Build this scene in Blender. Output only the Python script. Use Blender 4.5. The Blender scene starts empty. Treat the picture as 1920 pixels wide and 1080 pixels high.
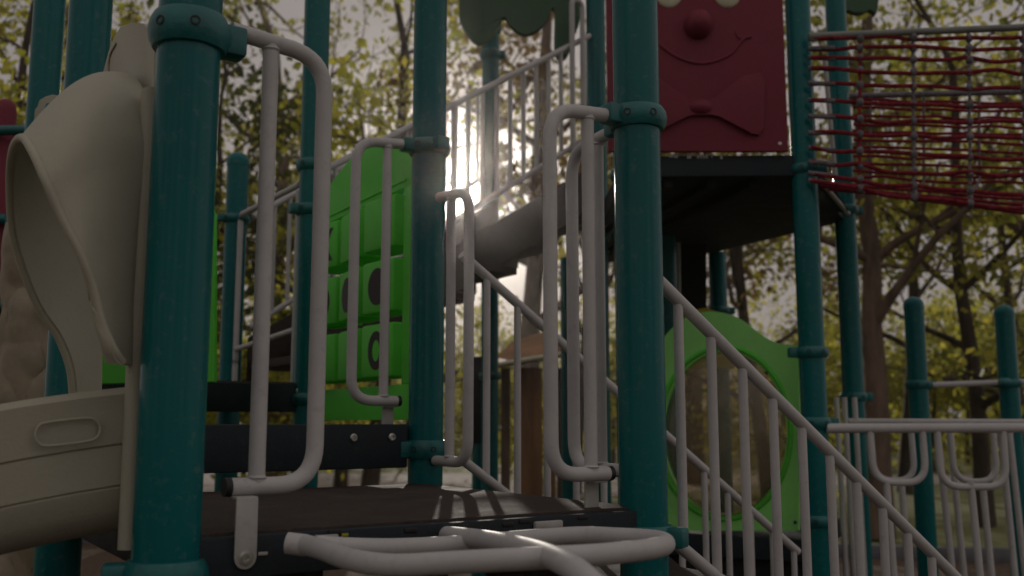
import bpy, bmesh, math, random
from mathutils import Vector, Matrix, noise
random.seed(7)
S = bpy.context.scene
COL = S.collection
PI = math.pi
R = math.radians
# ------------------------------------------------------------------ camera
H = 1.30
FPX = 1858.0
PITCH = math.atan(253.0/FPX)
cp, sp = math.cos(PITCH), math.sin(PITCH)
cam = bpy.data.cameras.new('camera'); camo = bpy.data.objects.new('camera', cam); COL.objects.link(camo)
cam.sensor_width = 36; cam.lens = 36*FPX/1920; cam.clip_start = 0.02; cam.clip_end = 2000
camo.location = (0, 0, H); camo.rotation_euler = (PI/2+PITCH, 0, 0)
cam.dof.use_dof = True; cam.dof.focus_distance = 2.4; cam.dof.aperture_fstop = 3.2
S.camera = camo
# ------------------------------------------------------------------ sky
SUN_EL, SUN_AZ = R(13.7), R(-3.15)
w = bpy.data.worlds.new('World'); S.world = w; w.use_nodes = True
nt = w.node_tree; bg = nt.nodes['Background']; bg.inputs[1].default_value = 0.1
sky = nt.nodes.new('ShaderNodeTexSky'); sky.sky_type = 'NISHITA'; sky.sun_disc = False
sky.sun_elevation = SUN_EL; sky.sun_rotation = SUN_AZ; sky.dust_density = 2.0; sky.air_density = 1.0
mixs = nt.nodes.new('ShaderNodeMix'); mixs.data_type = 'RGBA'; mixs.inputs[0].default_value = 0.97
mixs.inputs[7].default_value = (9.4, 8.5, 8.2, 1)      # thin bright cloud veil over the whole sky
nt.links.new(sky.outputs[0], mixs.inputs[6])
# sky veil brightened high behind the camera on the right, an added front fill
# sun seen through the veil: narrow aureole round the true sun direction
geo = nt.nodes.new('ShaderNodeTexCoord'); dot = nt.nodes.new('ShaderNodeVectorMath'); dot.operation = 'DOT_PRODUCT'
sd = Vector((math.sin(SUN_AZ)*math.cos(SUN_EL), math.cos(SUN_AZ)*math.cos(SUN_EL), math.sin(SUN_EL)))
nt.links.new(geo.outputs['Generated'], dot.inputs[0]); dot.inputs[1].default_value = sd
mr = nt.nodes.new('ShaderNodeMapRange'); mr.interpolation_type = 'SMOOTHERSTEP'
mr.inputs[1].default_value = math.cos(R(2.0)); mr.inputs[2].default_value = math.cos(R(0.7)); mr.inputs[3].default_value = 0; mr.inputs[4].default_value = 30
nt.links.new(dot.outputs['Value'], mr.inputs[0])
mr2 = nt.nodes.new('ShaderNodeMapRange'); mr2.interpolation_type = 'SMOOTHSTEP'
mr2.inputs[1].default_value = -.4; mr2.inputs[2].default_value = .95; mr2.inputs[3].default_value = 1.0; mr2.inputs[4].default_value = 1.65
dot2 = nt.nodes.new('ShaderNodeVectorMath'); dot2.operation = 'DOT_PRODUCT'; dot2.inputs[1].default_value = Vector((.58, -.58, .57))
nt.links.new(geo.outputs['Generated'], dot2.inputs[0]); nt.links.new(dot2.outputs['Value'], mr2.inputs[0])
vs = nt.nodes.new('ShaderNodeVectorMath'); vs.operation = 'SCALE'; nt.links.new(mixs.outputs[2], vs.inputs[0]); nt.links.new(mr2.outputs[0], vs.inputs[3])
comb = nt.nodes.new('ShaderNodeMix'); comb.data_type = 'RGBA'; comb.blend_type = 'ADD'; comb.inputs[0].default_value = 1
nt.links.new(vs.outputs[0], comb.inputs[6]); nt.links.new(mr.outputs[0], comb.inputs[7])
nt.links.new(comb.outputs[2], bg.inputs[0])
sl = bpy.data.lights.new('sun', 'SUN'); sl.energy = 5.0; sl.angle = R(0.5); sl.color = (1, .91, .80)
so = bpy.data.objects.new('sun', sl); COL.objects.link(so)
so.rotation_euler = (-sd).to_track_quat('-Z', 'Y').to_euler(); so.location = sd*60
S.view_settings.view_transform = 'Standard'; S.view_settings.look = 'None'
S.view_settings.exposure = -1.85; S.view_settings.gamma = 1
S.render.resolution_x = 1024; S.render.resolution_y = 576

# ------------------------------------------------------------------ helpers
def W(px, py, D):
    """the place at forward distance D (metres) that stands at this height and bearing"""
    X = px-960; Y = FPX*cp-(540-py)*sp; Z = FPX*sp+(540-py)*cp
    k = D/Y
    return Vector((X*k, D, H+Z*k))
def WP(px, py, P0, d):
    """point of the upright plane through P0 with level direction d"""
    r = W(px, py, 1.0)-Vector((0, 0, H))
    # t*r.xy = P0.xy + s*d.xy
    det = r.x*(-d[1])-r.y*(-d[0])
    t = (P0[0]*(-d[1])-P0[1]*(-d[0]))/det
    return Vector((0, 0, H))+r*t
def zz(py, D): return W(960, py, D).z
def gx(px, D):
    v = W(px, 740, D); return v.x
def V(*a): return Vector(a)

def mat(name, col, rough=.5, metal=0, var=.12, vscale=6, bump=0, bscale=60, spec=.5, trans=None, col2=None, coat=0, scuff=0, stretch=None):
    m = bpy.data.materials.new(name); m.use_nodes = True; n = m.node_tree; b = n.nodes['Principled BSDF']
    L = n.links.new
    b.inputs['Roughness'].default_value = rough; b.inputs['Metallic'].default_value = metal
    b.inputs['Specular IOR Level'].default_value = spec
    b.inputs['Coat Weight'].default_value = coat; b.inputs['Coat Roughness'].default_value = .15
    tc = n.nodes.new('ShaderNodeTexCoord'); mp = n.nodes.new('ShaderNodeMapping')
    if stretch: mp.inputs['Scale'].default_value = stretch
    L(tc.outputs['Object'], mp.inputs[0])
    no = n.nodes.new('ShaderNodeTexNoise'); no.inputs['Scale'].default_value = vscale; no.inputs['Detail'].default_value = 6; no.inputs['Roughness'].default_value = .65
    L(mp.outputs[0], no.inputs[0])
    mx = n.nodes.new('ShaderNodeMix'); mx.data_type = 'RGBA'
    c2 = col2 if col2 else tuple(c*(1-2.2*var) for c in col)
    mx.inputs[6].default_value = (*c2, 1); mx.inputs[7].default_value = (*[min(1, c*(1+var)) for c in col], 1)
    rp = n.nodes.new('ShaderNodeMapRange'); rp.inputs[1].default_value = .3; rp.inputs[2].default_value = .7
    L(no.outputs[0], rp.inputs[0]); L(rp.outputs[0], mx.inputs[0])
    out = mx.outputs[2]
    if scuff:
        n2 = n.nodes.new('ShaderNodeTexNoise'); n2.inputs['Scale'].default_value = 38; n2.inputs['Detail'].default_value = 8; n2.inputs['Roughness'].default_value = .7
        L(tc.outputs['Object'], n2.inputs[0])
        r2 = n.nodes.new('ShaderNodeMapRange'); r2.inputs[1].default_value = .55; r2.inputs[2].default_value = .68; r2.inputs[4].default_value = scuff
        L(n2.outputs[0], r2.inputs[0])
        m2 = n.nodes.new('ShaderNodeMix'); m2.data_type = 'RGBA'; m2.inputs[7].default_value = (*[(c*.45+.03 if sum(col) > .9 else min(1, c*.5+.16)) for c in col], 1)
        L(r2.outputs[0], m2.inputs[0]); L(out, m2.inputs[6]); out = m2.outputs[2]
        rr = n.nodes.new('ShaderNodeMapRange'); rr.inputs[3].default_value = rough*.8; rr.inputs[4].default_value = min(1, rough*1.6+.05)
        L(no.outputs[0], rr.inputs[0]); L(rr.outputs[0], b.inputs['Roughness'])
    L(out, b.inputs['Base Color'])
    if bump:
        nb = n.nodes.new('ShaderNodeTexNoise'); nb.inputs['Scale'].default_value = bscale; nb.inputs['Detail'].default_value = 5
        L(mp.outputs[0], nb.inputs[0])
        bp = n.nodes.new('ShaderNodeBump'); bp.inputs['Strength'].default_value = bump; bp.inputs['Distance'].default_value = .01
        L(nb.outputs[0], bp.inputs['Height']); L(bp.outputs[0], b.inputs['Normal'])
    if trans:
        tr = n.nodes.new('ShaderNodeBsdfTranslucent'); tr.inputs[0].default_value = (*trans[0], 1)
        ms = n.nodes.new('ShaderNodeMixShader'); ms.inputs[0].default_value = trans[1]
        L(b.outputs[0], ms.inputs[1]); L(tr.outputs[0], ms.inputs[2]); L(ms.outputs[0], n.nodes['Material Output'].inputs[0])
    return m
def leafmat(name, c1, c2, t1, t2, tw=.5):
    m = bpy.data.materials.new(name); m.use_nodes = True; n = m.node_tree; b = n.nodes['Principled BSDF']; L = n.links.new
    b.inputs['Roughness'].default_value = .55; b.inputs['Specular IOR Level'].default_value = .3
    g = n.nodes.new('ShaderNodeNewGeometry')
    m1 = n.nodes.new('ShaderNodeMix'); m1.data_type = 'RGBA'; m1.inputs[6].default_value = (*c1, 1); m1.inputs[7].default_value = (*c2, 1)
    m2 = n.nodes.new('ShaderNodeMix'); m2.data_type = 'RGBA'; m2.inputs[6].default_value = (*t1, 1); m2.inputs[7].default_value = (*t2, 1)
    L(g.outputs['Random Per Island'], m1.inputs[0]); L(g.outputs['Random Per Island'], m2.inputs[0]); L(m1.outputs[2], b.inputs['Base Color'])
    tr = n.nodes.new('ShaderNodeBsdfTranslucent'); L(m2.outputs[2], tr.inputs[0])
    ms = n.nodes.new('ShaderNodeMixShader'); ms.inputs[0].default_value = tw
    L(b.outputs[0], ms.inputs[1]); L(tr.outputs[0], ms.inputs[2]); L(ms.outputs[0], n.nodes['Material Output'].inputs[0])
    return m
M = dict(
 teal=mat('teal_powder_coat', (.001, .125, .130), .17, var=.1, vscale=3, spec=.24, coat=0, scuff=.28, stretch=(1, 1, .25)),
 clamp=mat('teal_cast_metal', (.001, .125, .125), .32, var=.15, vscale=12, bump=.15, bscale=90, scuff=.12),
 tube=mat('warm_grey_coated_tube', (.49, .475, .47), .42, var=.07, vscale=5, spec=.35, scuff=.30, bump=.05, bscale=160),
 tan=mat('tan_moulded_plastic', (.39, .37, .29), .5, var=.04, vscale=2.5, bump=.12, bscale=140, spec=.35, scuff=.12),
 tandark=mat('weathered_tan_plastic', (.28, .235, .16), .6, var=.12, vscale=9, bump=.3, bscale=30),
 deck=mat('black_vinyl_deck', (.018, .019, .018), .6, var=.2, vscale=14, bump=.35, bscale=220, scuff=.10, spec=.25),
 deckedge=mat('blue_black_deck_rim', (.017, .024, .030), .55, var=.12, vscale=9, bump=.12, bscale=120, scuff=.06, spec=.3),
 decktop=mat('worn_brown_deck_top', (.06, .045, .038), .75, var=.2, vscale=9, bump=.3, bscale=160, scuff=.15, spec=.2),
 green=mat('bright_green_plastic', (.14, .72, .07), .42, var=.07, vscale=3, bump=.08, bscale=120, scuff=.05, trans=((.2, .8, .06), .2)),
 lime=mat('light_green_plastic', (.36, .84, .24), .42, var=.08, vscale=3, bump=.08, bscale=120, scuff=.06, trans=((.3, .8, .15), .2)),
 ink=mat('dark_print', (.035, .022, .03), .6, var=.1),
 yellow=mat('yellow_plastic', (.5, .46, .01), .45, var=.1, trans=((.6, .5, .02), .35)),
 red=mat('dark_red_plastic', (.19, .024, .043), .5, var=.10, vscale=3, bump=.15, bscale=110, scuff=.05, spec=.3),
 cream=mat('cream_plastic', (.6, .58, .42), .5, var=.08),
 steel=mat('brushed_bolt_steel', (.55, .55, .52), .35, metal=.9, var=.2, vscale=60),
 bracket=mat('pale_bracket_coating', (.40, .39, .365), .5, var=.1, vscale=20, scuff=.3),
 darktube=mat('shaded_grey_tube', (.22, .23, .21), .5, var=.15, scuff=.2),  # tube grey darkened, the shade on the net's top rail is in the colour
 black=mat('black_rubber', (.01, .01, .01), .6),
 canopy=mat('dark_green_roof_plastic', (.014, .075, .022), .5, var=.15, vscale=2, bump=.1, bscale=60),
 rope=mat('red_rope', (.27, .026, .040), .85, var=.3, vscale=40, bump=.8, bscale=220, spec=.2),
 ropegrey=mat('grey_rope_sleeve', (.17, .15, .17), .7, var=.3, vscale=50, bump=.5, bscale=200),
 bark=mat('pale_brown_bark', (.15, .10, .07), .85, var=.35, vscale=5, bump=.9, bscale=25, stretch=(1, 1, .25)),
 barkdark=mat('dark_bark', (.07, .05, .036), .9, var=.35, vscale=6, bump=.9, bscale=30, stretch=(1, 1, .3)),
 mulch=mat('bark_mulch', (.12, .075, .05), .95, var=.4, vscale=18, bump=1, bscale=70),
 lawn=mat('lawn', (.13, .15, .045), .9, var=.35, vscale=1.1, bump=1, bscale=60, col2=(.13, .115, .045)),
 path=mat('pale_path', (.34, .30, .27), .9, var=.12, vscale=2, bump=.3),
 kerb=mat('grey_kerb', (.13, .13, .14), .8, var=.15, bump=.3),
 stair=mat('brown_black_stair', (.040, .028, .022), .6, var=.25, vscale=12, bump=.2, scuff=.12),
 wood=mat('orange_brown_timber', (.26, .13, .055), .7, var=.25, vscale=5, bump=.4, stretch=(1, 1, .15)),
 label=mat('white_print', (.42, .42, .42), .6),
 car=mat('silver_car_paint', (.30, .31, .32), .3, metal=.4, var=.05, coat=.4),
 carglass=mat('dark_car_glass', (.02, .025, .03), .1, var=.05),
 leafA=leafmat('olive_leaves', (.05, .06, .02), (.10, .11, .035), (.28, .32, .05), (.62, .54, .10), .58),
 leafB=leafmat('dark_leaves', (.025, .036, .015), (.06, .07, .025), (.09, .12, .025), (.25, .25, .05), .45),
 leafC=leafmat('yellow_green_leaves', (.08, .10, .02), (.15, .16, .03), (.50, .54, .06), (.85, .74, .12), .62),
 leafD=leafmat('rusty_leaves', (.07, .045, .02), (.12, .075, .03), (.26, .16, .05), (.40, .28, .08), .5),
)
# clear scratched polycarbonate bubble
mb = bpy.data.materials.new('smoky_clear_bubble'); mb.use_nodes = True
_n = mb.node_tree; _b = _n.nodes['Principled BSDF']; _b.inputs['Base Color'].default_value = (.34, .28, .19, 1); _b.inputs['Roughness'].default_value = .12
_t = _n.nodes.new('ShaderNodeBsdfTransparent'); _t.inputs[0].default_value = (.75, .66, .5, 1)
_m = _n.nodes.new('ShaderNodeMixShader'); _no = _n.nodes.new('ShaderNodeTexNoise'); _no.inputs['Scale'].default_value = 5; _no.inputs['Detail'].default_value = 6
_r = _n.nodes.new('ShaderNodeMapRange'); _r.inputs[3].default_value = .30; _r.inputs[4].default_value = .62
_n.links.new(_no.outputs[0], _r.inputs[0]); _n.links.new(_r.outputs[0], _m.inputs[0])
_n.links.new(_b.outputs[0], _m.inputs[2]); _n.links.new(_t.outputs[0], _m.inputs[1]); _n.links.new(_m.outputs[0], _n.nodes['Material Output'].inputs[0])
M['bubble'] = mb

def link(name, bm, m, parent=None, smooth=True, base=None):
    """one mesh object; the mesh is given in world space, origin at base or the parent's base"""
    bmesh.ops.remove_doubles(bm, verts=bm.verts, dist=1e-6) if len(bm.verts) < 20000 else None
    me = bpy.data.meshes.new(name)
    for f in bm.faces: f.smooth = smooth
    bm.to_mesh(me); bm.free()
    me.materials.append(M[m])
    o = bpy.data.objects.new(name, me); COL.objects.link(o)
    if parent is not None:
        wl = parent.location.copy(); p = parent.parent
        while p: wl += p.location; p = p.parent
        o.parent = parent
        me.transform(Matrix.Translation(-wl))
    else:
        if base is None:
            xs = [v.co for v in me.vertices]
            base = Vector(((min(v.x for v in xs)+max(v.x for v in xs))/2, (min(v.y for v in xs)+max(v.y for v in xs))/2, min(v.z for v in xs)))
        me.transform(Matrix.Translation(-Vector(base))); o.location = base
    if smooth:
        try: me.set_sharp_from_angle(angle=R(38))
        except Exception: pass
    return o
def tag(o, label, cat, group=None, kind=None):
    if label: o['label'] = label
    if cat: o['category'] = cat
    if group: o['group'] = group
    if kind: o['kind'] = kind
    return o
def thing(name, label, cat, loc, group=None):
    o = bpy.data.objects.new(name, None); COL.objects.link(o); o.location = loc; o.empty_display_size = .1
    return tag(o, label, cat, group)
def fillet(pts, rad, n=7):
    out = [Vector(pts[0])]
    for i in range(1, len(pts)-1):
        a, b, c = Vector(pts[i-1]), Vector(pts[i]), Vector(pts[i+1])
        u, v = (a-b), (c-b); r = min(rad, u.length*.49, v.length*.49)
        p, q = b+u.normalized()*r, b+v.normalized()*r
        for k in range(n+1):
            t = k/n; out.append(p*(1-t)**2+b*2*t*(1-t)+q*t*t)
    out.append(Vector(pts[-1])); return out
def catmull(pts, n=6):
    P = [Vector(p) for p in pts]; P = [P[0]*2-P[1]]+P+[P[-1]*2-P[-2]]; out = []
    for i in range(1, len(P)-2):
        for k in range(n):
            t = k/n; a, b, c, d = P[i-1], P[i], P[i+1], P[i+2]
            out.append(.5*((2*b)+(c-a)*t+(2*a-5*b+4*c-d)*t*t+(3*b-a-3*c+d)*t**3))
    out.append(P[-2]); return out
def tube(bm, pts, r, seg=14, closed=False, cap=True, radii=None):
    pts = [Vector(p) for p in pts]; n = len(pts); rings = []; prev = None
    for i, p in enumerate(pts):
        if closed: d = pts[(i+1) % n]-pts[i-1]
        else: d = pts[min(i+1, n-1)]-pts[max(i-1, 0)]
        d.normalize()
        if prev is None:
            up = V(0, 0, 1) if abs(d.z) < .9 else V(1, 0, 0); x = d.cross(up).normalized()
        else:
            x = prev-d*prev.dot(d); x.normalize()
        prev = x; y = d.cross(x); rr = radii[i] if radii else r
        rings.append([bm.verts.new(p+(x*math.cos(2*PI*k/seg)+y*math.sin(2*PI*k/seg))*rr) for k in range(seg)])
    m = n if closed else n-1
    for i in range(m):
        a, b = rings[i], rings[(i+1) % n]
        for k in range(seg):
            bm.faces.new((a[k], a[(k+1) % seg], b[(k+1) % seg], b[k]))
    if cap and not closed:
        bm.faces.new(rings[0][::-1]); bm.faces.new(rings[-1])
def T(pts, r, **k):
    bm = bmesh.new(); tube(bm, pts, r, **k); return bm
def lathe(bm, c, prof, seg=32, axis=None, capt=True, capb=True):
    """prof: (radius, height) pairs round a vertical axis (or the given one)"""
    ax = Vector(axis).normalized() if axis is not None else V(0, 0, 1)
    x = ax.cross(V(0, 1, 0) if abs(ax.y) < .9 else V(1, 0, 0)).normalized(); y = ax.cross(x); rings = []
    for r, h in prof:
        rings.append([bm.verts.new(Vector(c)+ax*h+(x*math.cos(2*PI*k/seg)+y*math.sin(2*PI*k/seg))*max(r, 1e-4)) for k in range(seg)])
    for a, b in zip(rings, rings[1:]):
        for k in range(seg): bm.faces.new((a[k], a[(k+1) % seg], b[(k+1) % seg], b[k]))
    if capb: bm.faces.new(rings[0][::-1])
    if capt: bm.faces.new(rings[-1])
def box(bm, c, ex, ey, ez, bev=0):
    """box centred at c with half-extent vectors"""
    c = Vector(c); ex, ey, ez = Vector(ex), Vector(ey), Vector(ez)
    vs = [bm.verts.new(c+ex*a+ey*b+ez*d) for a in (-1, 1) for b in (-1, 1) for d in (-1, 1)]
    fs = [(0, 1, 3, 2), (4, 6, 7, 5), (0, 4, 5, 1), (2, 3, 7, 6), (0, 2, 6, 4), (1, 5, 7, 3)]
    F = [bm.faces.new([vs[i] for i in f]) for f in fs]
    if bev:
        es = list({e for f in F for e in f.edges})
        bmesh.ops.bevel(bm, geom=es, offset=bev, segments=2, profile=.5, affect='EDGES')
def prism(bm, pts, n, bev=0, holes=None):
    """outline polygon (world points on one plane) extruded by vector n"""
    n = Vector(n)
    a = [bm.verts.new(Vector(p)) for p in pts]; b = [bm.verts.new(Vector(p)+n) for p in pts]
    fa = bm.faces.new(a); fb = bm.faces.new(b[::-1]); N = len(a)
    fs = [fa, fb]+[bm.faces.new((a[i], b[i], b[(i+1) % N], a[(i+1) % N])) for i in range(N)]
    if bev:
        es = list(fa.edges)+list(fb.edges)
        bmesh.ops.bevel(bm, geom=es, offset=bev, segments=2, profile=.6, affect='EDGES')
def ring_panel(bm, outer, inner, n):
    """plate between two outlines with the same number of points"""
    n = Vector(n); N = len(outer)
    o0 = [bm.verts.new(Vector(p)) for p in outer]; i0 = [bm.verts.new(Vector(p)) for p in inner]
    o1 = [bm.verts.new(Vector(p)+n) for p in outer]; i1 = [bm.verts.new(Vector(p)+n) for p in inner]
    for k in range(N):
        j = (k+1) % N
        bm.faces.new((o0[k], o0[j], i0[j], i0[k])); bm.faces.new((o1[j], o1[k], i1[k], i1[j]))
        bm.faces.new((o0[j], o0[k], o1[k], o1[j])); bm.faces.new((i0[k], i0[j], i1[j], i1[k]))
U = V(.825, .566, 0); VV = V(-.566, .825, 0)

# ------------------------------------------------------------------ posts
PR = .057
POST = {}
def clamp(root, x, y, z, h=.05, lugs=(), rr=PR):
    bm = bmesh.new(); c = V(x, y, z-h/2)
    lathe(bm, c, [(rr-.002, 0), (rr+.008, .001), (rr+.015, h*.22), (rr+.018, h*.5), (rr+.015, h*.78), (rr+.008, h-.001), (rr-.002, h)], 40, capt=False, capb=False)
    for a in lugs:
        d = V(math.cos(a), math.sin(a), 0); s = V(-d.y, d.x, 0)
        box(bm, V(x, y, z)+d*(rr+.024), d*.022, s*.024, V(0, 0, h*.44), .007)
    o = link('clamp', bm, 'clamp', root)
    # recessed fixing bolts round the collar, facing several ways
    for a in (-PI*.64, -PI*.36, PI*.5):
        d = V(math.cos(a), math.sin(a), 0)
        bb = bmesh.new(); c = V(x, y, z)+d*(rr+.0155)
        lathe(bb, c, [(.0095, 0), (.0095, .003), (.006, .0032), (.006, .0008)], 12, axis=d)
        link('bolt', bb, 'black', o)
    return o
def post(key, px, D, ztop, label, clamps=(), cap=False, r=PR, group='tall teal support posts of the play structure', zbot=0):
    x = gx(px, D); root = thing('support_post', label, 'post', (x, D, zbot), group)
    bm = bmesh.new()
    if cap:
        prof = [(r, zbot-.0), (r, ztop-r)]+[(r*math.cos(k*PI/14), ztop-r+r*math.sin(k*PI/14)) for k in range(1, 7)]
        lathe(bm, V(x, D, 0), [(r, zbot), (r, ztop-r)], 40)
        link('shaft', bm, 'teal', root)
        bm = bmesh.new()
        lathe(bm, V(x, D, 0), [(r+.003, ztop-r-.02), (r+.003, ztop-r)]+[((r+.003)*math.cos(k*PI/14), ztop-r+r*math.sin(k*PI/14)) for k in range(1, 7)]+[(.001, ztop)], 40)
        link('rounded_cap', bm, 'teal', root)
    else:
        lathe(bm, V(x, D, 0), [(r, zbot), (r, ztop)], 48); link('shaft', bm, 'teal', root)
    for cl in clamps: clamp(root, x, D, cl[0], cl[1], cl[2], r)
    POST[key] = V(x, D, 0); return root
aU, aV = math.atan2(U.y, U.x), math.atan2(VV.y, VV.x)
ZD1, ZD2, ZD3, ZD4 = H-.195, H-.010, H+.17, H+1.208
post('A', 325, 1.76, 3.5, 'nearest and widest teal post, left of the big grey grab rail', [(H+.715, .066, (aU,)), (ZD1-.075, .075, (aU, PI*1.1))])
post('B', 1203, 2.38, 3.7, 'thick teal post right of centre, in front of the stair railing', [(H+.745, .055, (aU+PI, aV)), (H-.262, .052, (aU+PI, -.5))])
post('C', 799, 3.28, 3.9, 'teal post just left of centre, beside the sun glare', [(H-.085, .06, (aU+PI,)), (H+.925, .05, (aU+PI, aV-PI))])
post('D', 127, 2.66, 3.9, 'teal post standing behind the peak of the tan slide hood', [(H+.835, .055, (aV+PI, aU+PI))])
post('E', 45, 3.65, 4.2, 'tall teal post furthest to the left, behind the slide hood', [(H+1.0, .05, (aU+PI,))])
post('F', 575, 4.25, 4.4, 'narrow teal post behind the big grey grab rail', [(H+1.12, .05, (aV,)), (H+.92, .05, (aV, aU+PI)), (H+.10, .05, ())])
post('G', 430, 5.16, H+1.437, 'short round-topped teal post behind the left grab rail', [(H+1.07, .045, (aU+PI, -.9))], cap=True, group='round-topped teal posts')
post('H', 1125, 5.60, 5.6, 'narrow teal post immediately left of the thick right post', [(H+1.06, .05, (aU+PI,))])
post('P', 1180, 4.42, 5.2, 'teal tower post hidden straight behind the thick right post', [(H+1.12, .05, ())])
post('I', 918, 6.45, 6.2, 'dark teal post holding the leaf-shaped green roof', [(zz(55, 6.45), .06, ()), (zz(103, 6.45), .06, (0,)), (H+.30, .05, ())])
post('J', 1525, 4.40, 5.2, 'teal post between the red face panel and the rope net', [(H+1.14, .045, (-.4,)), (H+.31, .05, (PI,)), (H+.0, .05, (0,)), (H-.42, .05, ())])
post('K', 1600, 5.40, 5.6, 'teal post behind the left end of the rope net', [(H+1.17, .05, (.2,)), (H+.14, .05, (0,)), (H-.03, .05, ())])
post('L', 1722, 5.90, zz(556, 5.9), 'round-topped teal post standing beyond the net, left of its pair', [(H+.225, .05, (0,))], cap=True, group='round-topped teal posts')
post('M', 1893, 6.00, zz(571, 6.0), 'round-topped teal post at the right edge of the photo', [(H+.235, .05, (PI,))], cap=True, group='round-topped teal posts')
post('Q', 1352, 6.39, H+1.10, 'dark post under the far corner of the upper deck', [(H+.72, .05, (0,))], group='dark posts under the upper deck')
post('R', 1256, 5.84, H+1.10, 'dark post under the upper deck just right of the thick teal post', [], group='dark posts under the upper deck')
post('R2', 1068, 6.6, H+1.10, 'dark post under the upper deck seen behind the right grab rails', [], group='dark posts under the upper deck')

# ------------------------------------------------------------------ decks
def deck(label, pts, z, th, topmat='decktop', bolts=(), slots=()):
    pts = [V(p[0], p[1], 0) for p in pts]; c = sum(pts, V(0, 0, 0))/len(pts)
    root = thing('platform_deck', label, 'platform', (c.x, c.y, z-th), 'square black platforms of the play structure')
    bm = bmesh.new(); prism(bm, [p+V(0, 0, z-th) for p in pts], (0, 0, th-.004), .006); link('deck_frame', bm, 'deckedge', root)
    bm = bmesh.new(); ins = [p+(c-p).normalized()*.03 for p in pts]
    prism(bm, [p+V(0, 0, z-.006) for p in ins], (0, 0, .008), .002); link('deck_surface', bm, topmat, root)
    bm = bmesh.new()
    for i in range(1, 4):           # cross beams on the underside
        t = i/4; a = pts[0].lerp(pts[1], t); b = pts[-1].lerp(pts[-2], t); d = (b-a); s = d.normalized().cross(V(0, 0, 1))
        box(bm, (a+b)/2+V(0, 0, z-th-.02), d*.47, s*.02, V(0, 0, .02), .003)
    link('cross_beams', bm, 'deck', root, smooth=False)
    for (px, py) in slots:
        e0, e1 = pts[0], pts[1]; d = (e1-e0).normalized(); q = WP(px, py, e0, d); nrm = V(d.y, -d.x, 0)
        bm = bmesh.new(); box(bm, q+nrm*.001, d*.014, nrm*.0016, V(0, 0, .0045), .001); link('slot', bm, 'black', root)
    for (px, py) in bolts:
        e0, e1 = pts[0], pts[1]; d = (e1-e0).normalized(); q = WP(px, py, e0, d); nrm = V(d.y, -d.x, 0)
        bm = bmesh.new(); lathe(bm, q, [(.012, 0), (.012, .003), (.009, .005), (.006, .005), (.005, .003)], 20, axis=nrm); link('bolt', bm, 'steel', root)
    return root
A, B, C, D_, E, F, G = [POST[k] for k in 'ABCDEFG']
d1 = deck('lowest black platform in front, with a sunlit patch behind the centre post', [A-VV*.03, B-VV*.03, C, D_], ZD1, .078, slots=[(628, 997), (770, 994), (868, 987), (952, 983), (983, 977), (1093, 970)])
d2 = deck('second platform one step up behind the front platform', [D_+VV*.03, C+VV*.03, F, E], ZD2, .07)
d3 = deck('third platform one step higher at back left', [F+(E-F)*0, F+VV*1.09, E+VV*1.0, E][::-1], ZD3, .07)
# riser beams between the steps
def beam(name, label, a, b, z0, z1, bolts=()):
    d = (b-a).normalized(); n = V(d.y, -d.x, 0)
    root = thing(name, label, 'step beam', ((a.x+b.x)/2, (a.y+b.y)/2, z0), 'dark step risers between platforms')
    bm = bmesh.new(); box(bm, (a+b)/2+V(0, 0, (z0+z1)/2), (b-a)*.5, n*.02, V(0, 0, (z1-z0)/2), .006); link('face_board', bm, 'deckedge', root)
    for px, py in bolts:
        q = WP(px, py, a+n*.02, d)
        bm = bmesh.new(); lathe(bm, q, [(.013, 0), (.013, .003), (.0095, .006), (.006, .006), (.005, .003)], 20, axis=n); link('bolt', bm, 'steel', root)
    return root
uu = (C-D_).normalized()
beam('step_riser', 'blue-black riser board with two bolts, left of the centre post', D_+uu*.06, C-uu*.075, H-.142, H-.004, [(663, 821), (735, 820)])
u2 = (F-E).normalized()
beam('step_riser', 'dark riser board behind, higher than the bolted riser', E+u2*.06, F-u2*.05, H+.045, H+.165, [(560, 733)])
hexa = [POST['P']-V(0, .03, 0), POST['J']-V(0, .03, 0), POST['K'], POST['Q'], V(.55, 6.9, 0), POST['H']]
hx = [V(p.x, p.y, 0) for p in hexa]
d4 = deck('high dark platform under the red face panel, seen from below', hx, ZD4, .10, 'deck')
# faint label printed on the platform edge
bm = bmesh.new(); dj = (hx[1]-hx[0]).normalized(); nj = V(dj.y, -dj.x, 0)
for a, b_, y0, y1 in [(1255, 1262, 290, 295), (1264, 1271, 289, 296), (1288, 1296, 289, 297), (1307, 1311, 291, 297), (1313, 1316, 290, 297), (1318, 1322, 290, 297), (1323, 1327, 289, 297), (1334, 1336, 291, 296), (1350, 1355, 289, 298)]:
    p0 = WP(a, y0, hx[0]+nj*.001, dj); p1 = WP(b_, y1, hx[0]+nj*.001, dj)
    box(bm, (p0+p1)/2, dj*((p1-p0).dot(dj)/2), nj*.001, V(0, 0, abs(p0.z-p1.z)/2))
link('printed_label', bm, 'label', d4, smooth=False)

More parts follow.
